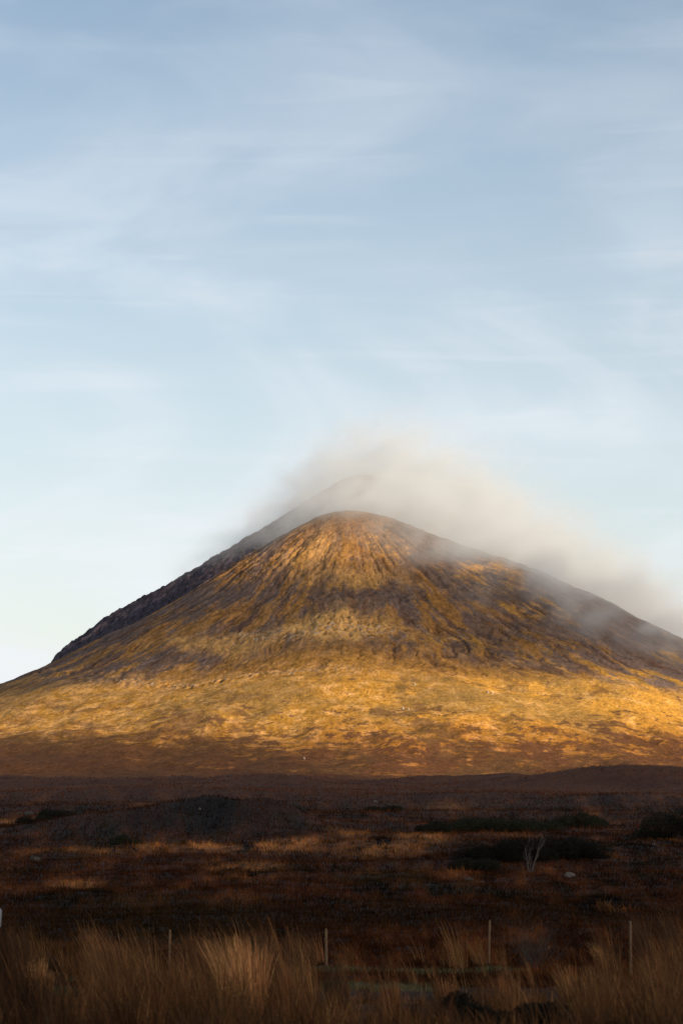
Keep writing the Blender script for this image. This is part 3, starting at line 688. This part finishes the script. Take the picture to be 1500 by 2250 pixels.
# foreground heather bushes at the bottom edge
shrub(1043, 2260, 1.3, .62, 'dark heather bush at the bottom edge, left of a smaller one', BLK, 16000, .022, 12, d=30.5, name='heather_bush')
shrub(1178, 2262, .9, .50, 'smaller dark heather bush at the bottom edge between two others', BLK, 12000, .022, 13, d=30.5, name='heather_bush')
shrub(1440, 2225, 1.5, .72, 'dark heather bush low in the right corner under rusty grass', BLK, 18000, .022, 14, d=33, name='heather_bush')
shrub(350, 2262, 1.2, .40, 'dark heather bush low at the left of the bottom edge', BLK, 9000, .022, 15, d=30.5, name='heather_bush')

# bare tree and bare twiggy shrub
barkm = plain_mat('pale_grey_bark', (.06, .046, .037), (.115, .092, .078), 9, .9, .01)
twigm = plain_mat('grey_twig', (.045, .036, .035), (.085, .068, .06), 9, .9)
def grow(P, d, length, rad, depth, out, rnd, twigs, bend=.25):
    k = 5; pts = [P.copy()]; rs = [rad]
    for i in range(k):
        d = (d + Vector((rnd.uniform(-1, 1), rnd.uniform(-1, 1), rnd.uniform(-.2, .7))) * bend * .45).normalized()
        P = P + d * length / k; pts.append(P.copy()); rs.append(rad * (1 - .55 * (i + 1) / k))
        if depth > 0 and i >= 1 and rnd.random() < .75:
            dd = (d + Vector((rnd.uniform(-1, 1), rnd.uniform(-.8, .8), rnd.uniform(-.1, .5))) * .85).normalized()
            grow(P, dd, length * rnd.uniform(.4, .62), rs[-1] * .6, depth - 1, twigs, rnd, twigs, bend * 1.2)
    out.append(tube(pts, rs, 6))
def bare_tree():
    d = 150.0; x = PXM(1161, d); z = float(H(x, d)); rnd = random.Random(5)
    root = bpy.data.objects.new('bare_tree', None); col.objects.link(root); root.location = (x, d, z)
    tag(root, 'small bare pale tree with two forked stems against black shrubs', 'tree')
    tw = []
    for (dx, dz, ln, r) in ((-.30, 1, 1.75, .060), (.10, 1, 1.85, .062), (-.02, 1, 1.2, .038)):
        o = []; grow(Vector((dx * .15, 0, -.08)), Vector((dx, rnd.uniform(-.1, .1), dz)).normalized(), ln, r, 3, o, rnd, tw)
        V, F = join(o); obj_py('trunk', V, F, barkm, None, root)
    V, F = join(tw); obj_py('crown', V, F, barkm, None, root)
bare_tree()
def bare_shrub(px, d, h, n, label, spread=.5, seed=3):
    x = PXM(px, d); z = float(H(x, d)); rnd = random.Random(seed)
    root = bpy.data.objects.new('bare_shrub', None); col.objects.link(root); root.location = (x, d, z); tag(root, label, 'shrub')
    tw, st = [], []
    for i in range(n):
        dd = Vector((rnd.gauss(0, spread), rnd.gauss(0, spread * .7), 1)).normalized()
        grow(Vector((rnd.gauss(0, .18), rnd.gauss(0, .15), -.05)), dd, h * rnd.uniform(.6, 1), .007, 2, st, rnd, tw, .18)
    V, F = join(st); obj_py('stem', V, F, twigm, None, root); V, F = join(tw); obj_py('crown', V, F, twigm, None, root)
bare_shrub(1165, 74, 1.35, 46, 'leafless grey twiggy shrub between the two right hand stakes')

# white-topped marker at the left edge
def marker():
    d = 40.0; x = PXM(-1, d); z = float(H(x, d)); zt = CAM_Z - (1988 - HOR) / FPX * d; zb = CAM_Z - (2030 - HOR) / FPX * d
    root = bpy.data.objects.new('marker_post', None); col.objects.link(root); root.location = (x, d, z)
    tag(root, 'white topped marker just cut by the left edge above the grass', 'marker post')
    h = zt - z; hb = zb - z
    V, F = tube([(0, 0, -.2), (0, 0, hb * .5), (0, 0, hb)], [.045, .045, .045], 12); obj_py('post', V, F, stemm, None, root)
    V, F = tube([(0, 0, hb - .02), (0, 0, hb), (0, 0, hb + (h - hb) * .8), (0, 0, h - .03), (0, 0, h)], [.05, .098, .11, .095, .05], 18)
    wm_ = plain_mat('white_paint', (.17, .18, .20), (.27, .28, .30), 6, .6); obj_py('cap', V, F, wm_, None, root)
marker()

# ------------------------------------------------------------------ thin air over the whole place
def haze():
    x0, y0, z0, x1, y1, z1 = -12100, -8100, -20, 12100, 16100, 565
    V = [(x, y, z) for z in (z0, z1) for y in (y0, y1) for x in (x0, x1)]
    F = [(0, 2, 3, 1), (4, 5, 7, 6), (0, 1, 5, 4), (2, 6, 7, 3), (0, 4, 6, 2), (1, 3, 7, 5)]
    o = obj_py('haze', V, F, volume_mat('air', HAZE, (.80, .88, 1.0))[0], smooth=False); tag(o, kind='stuff')
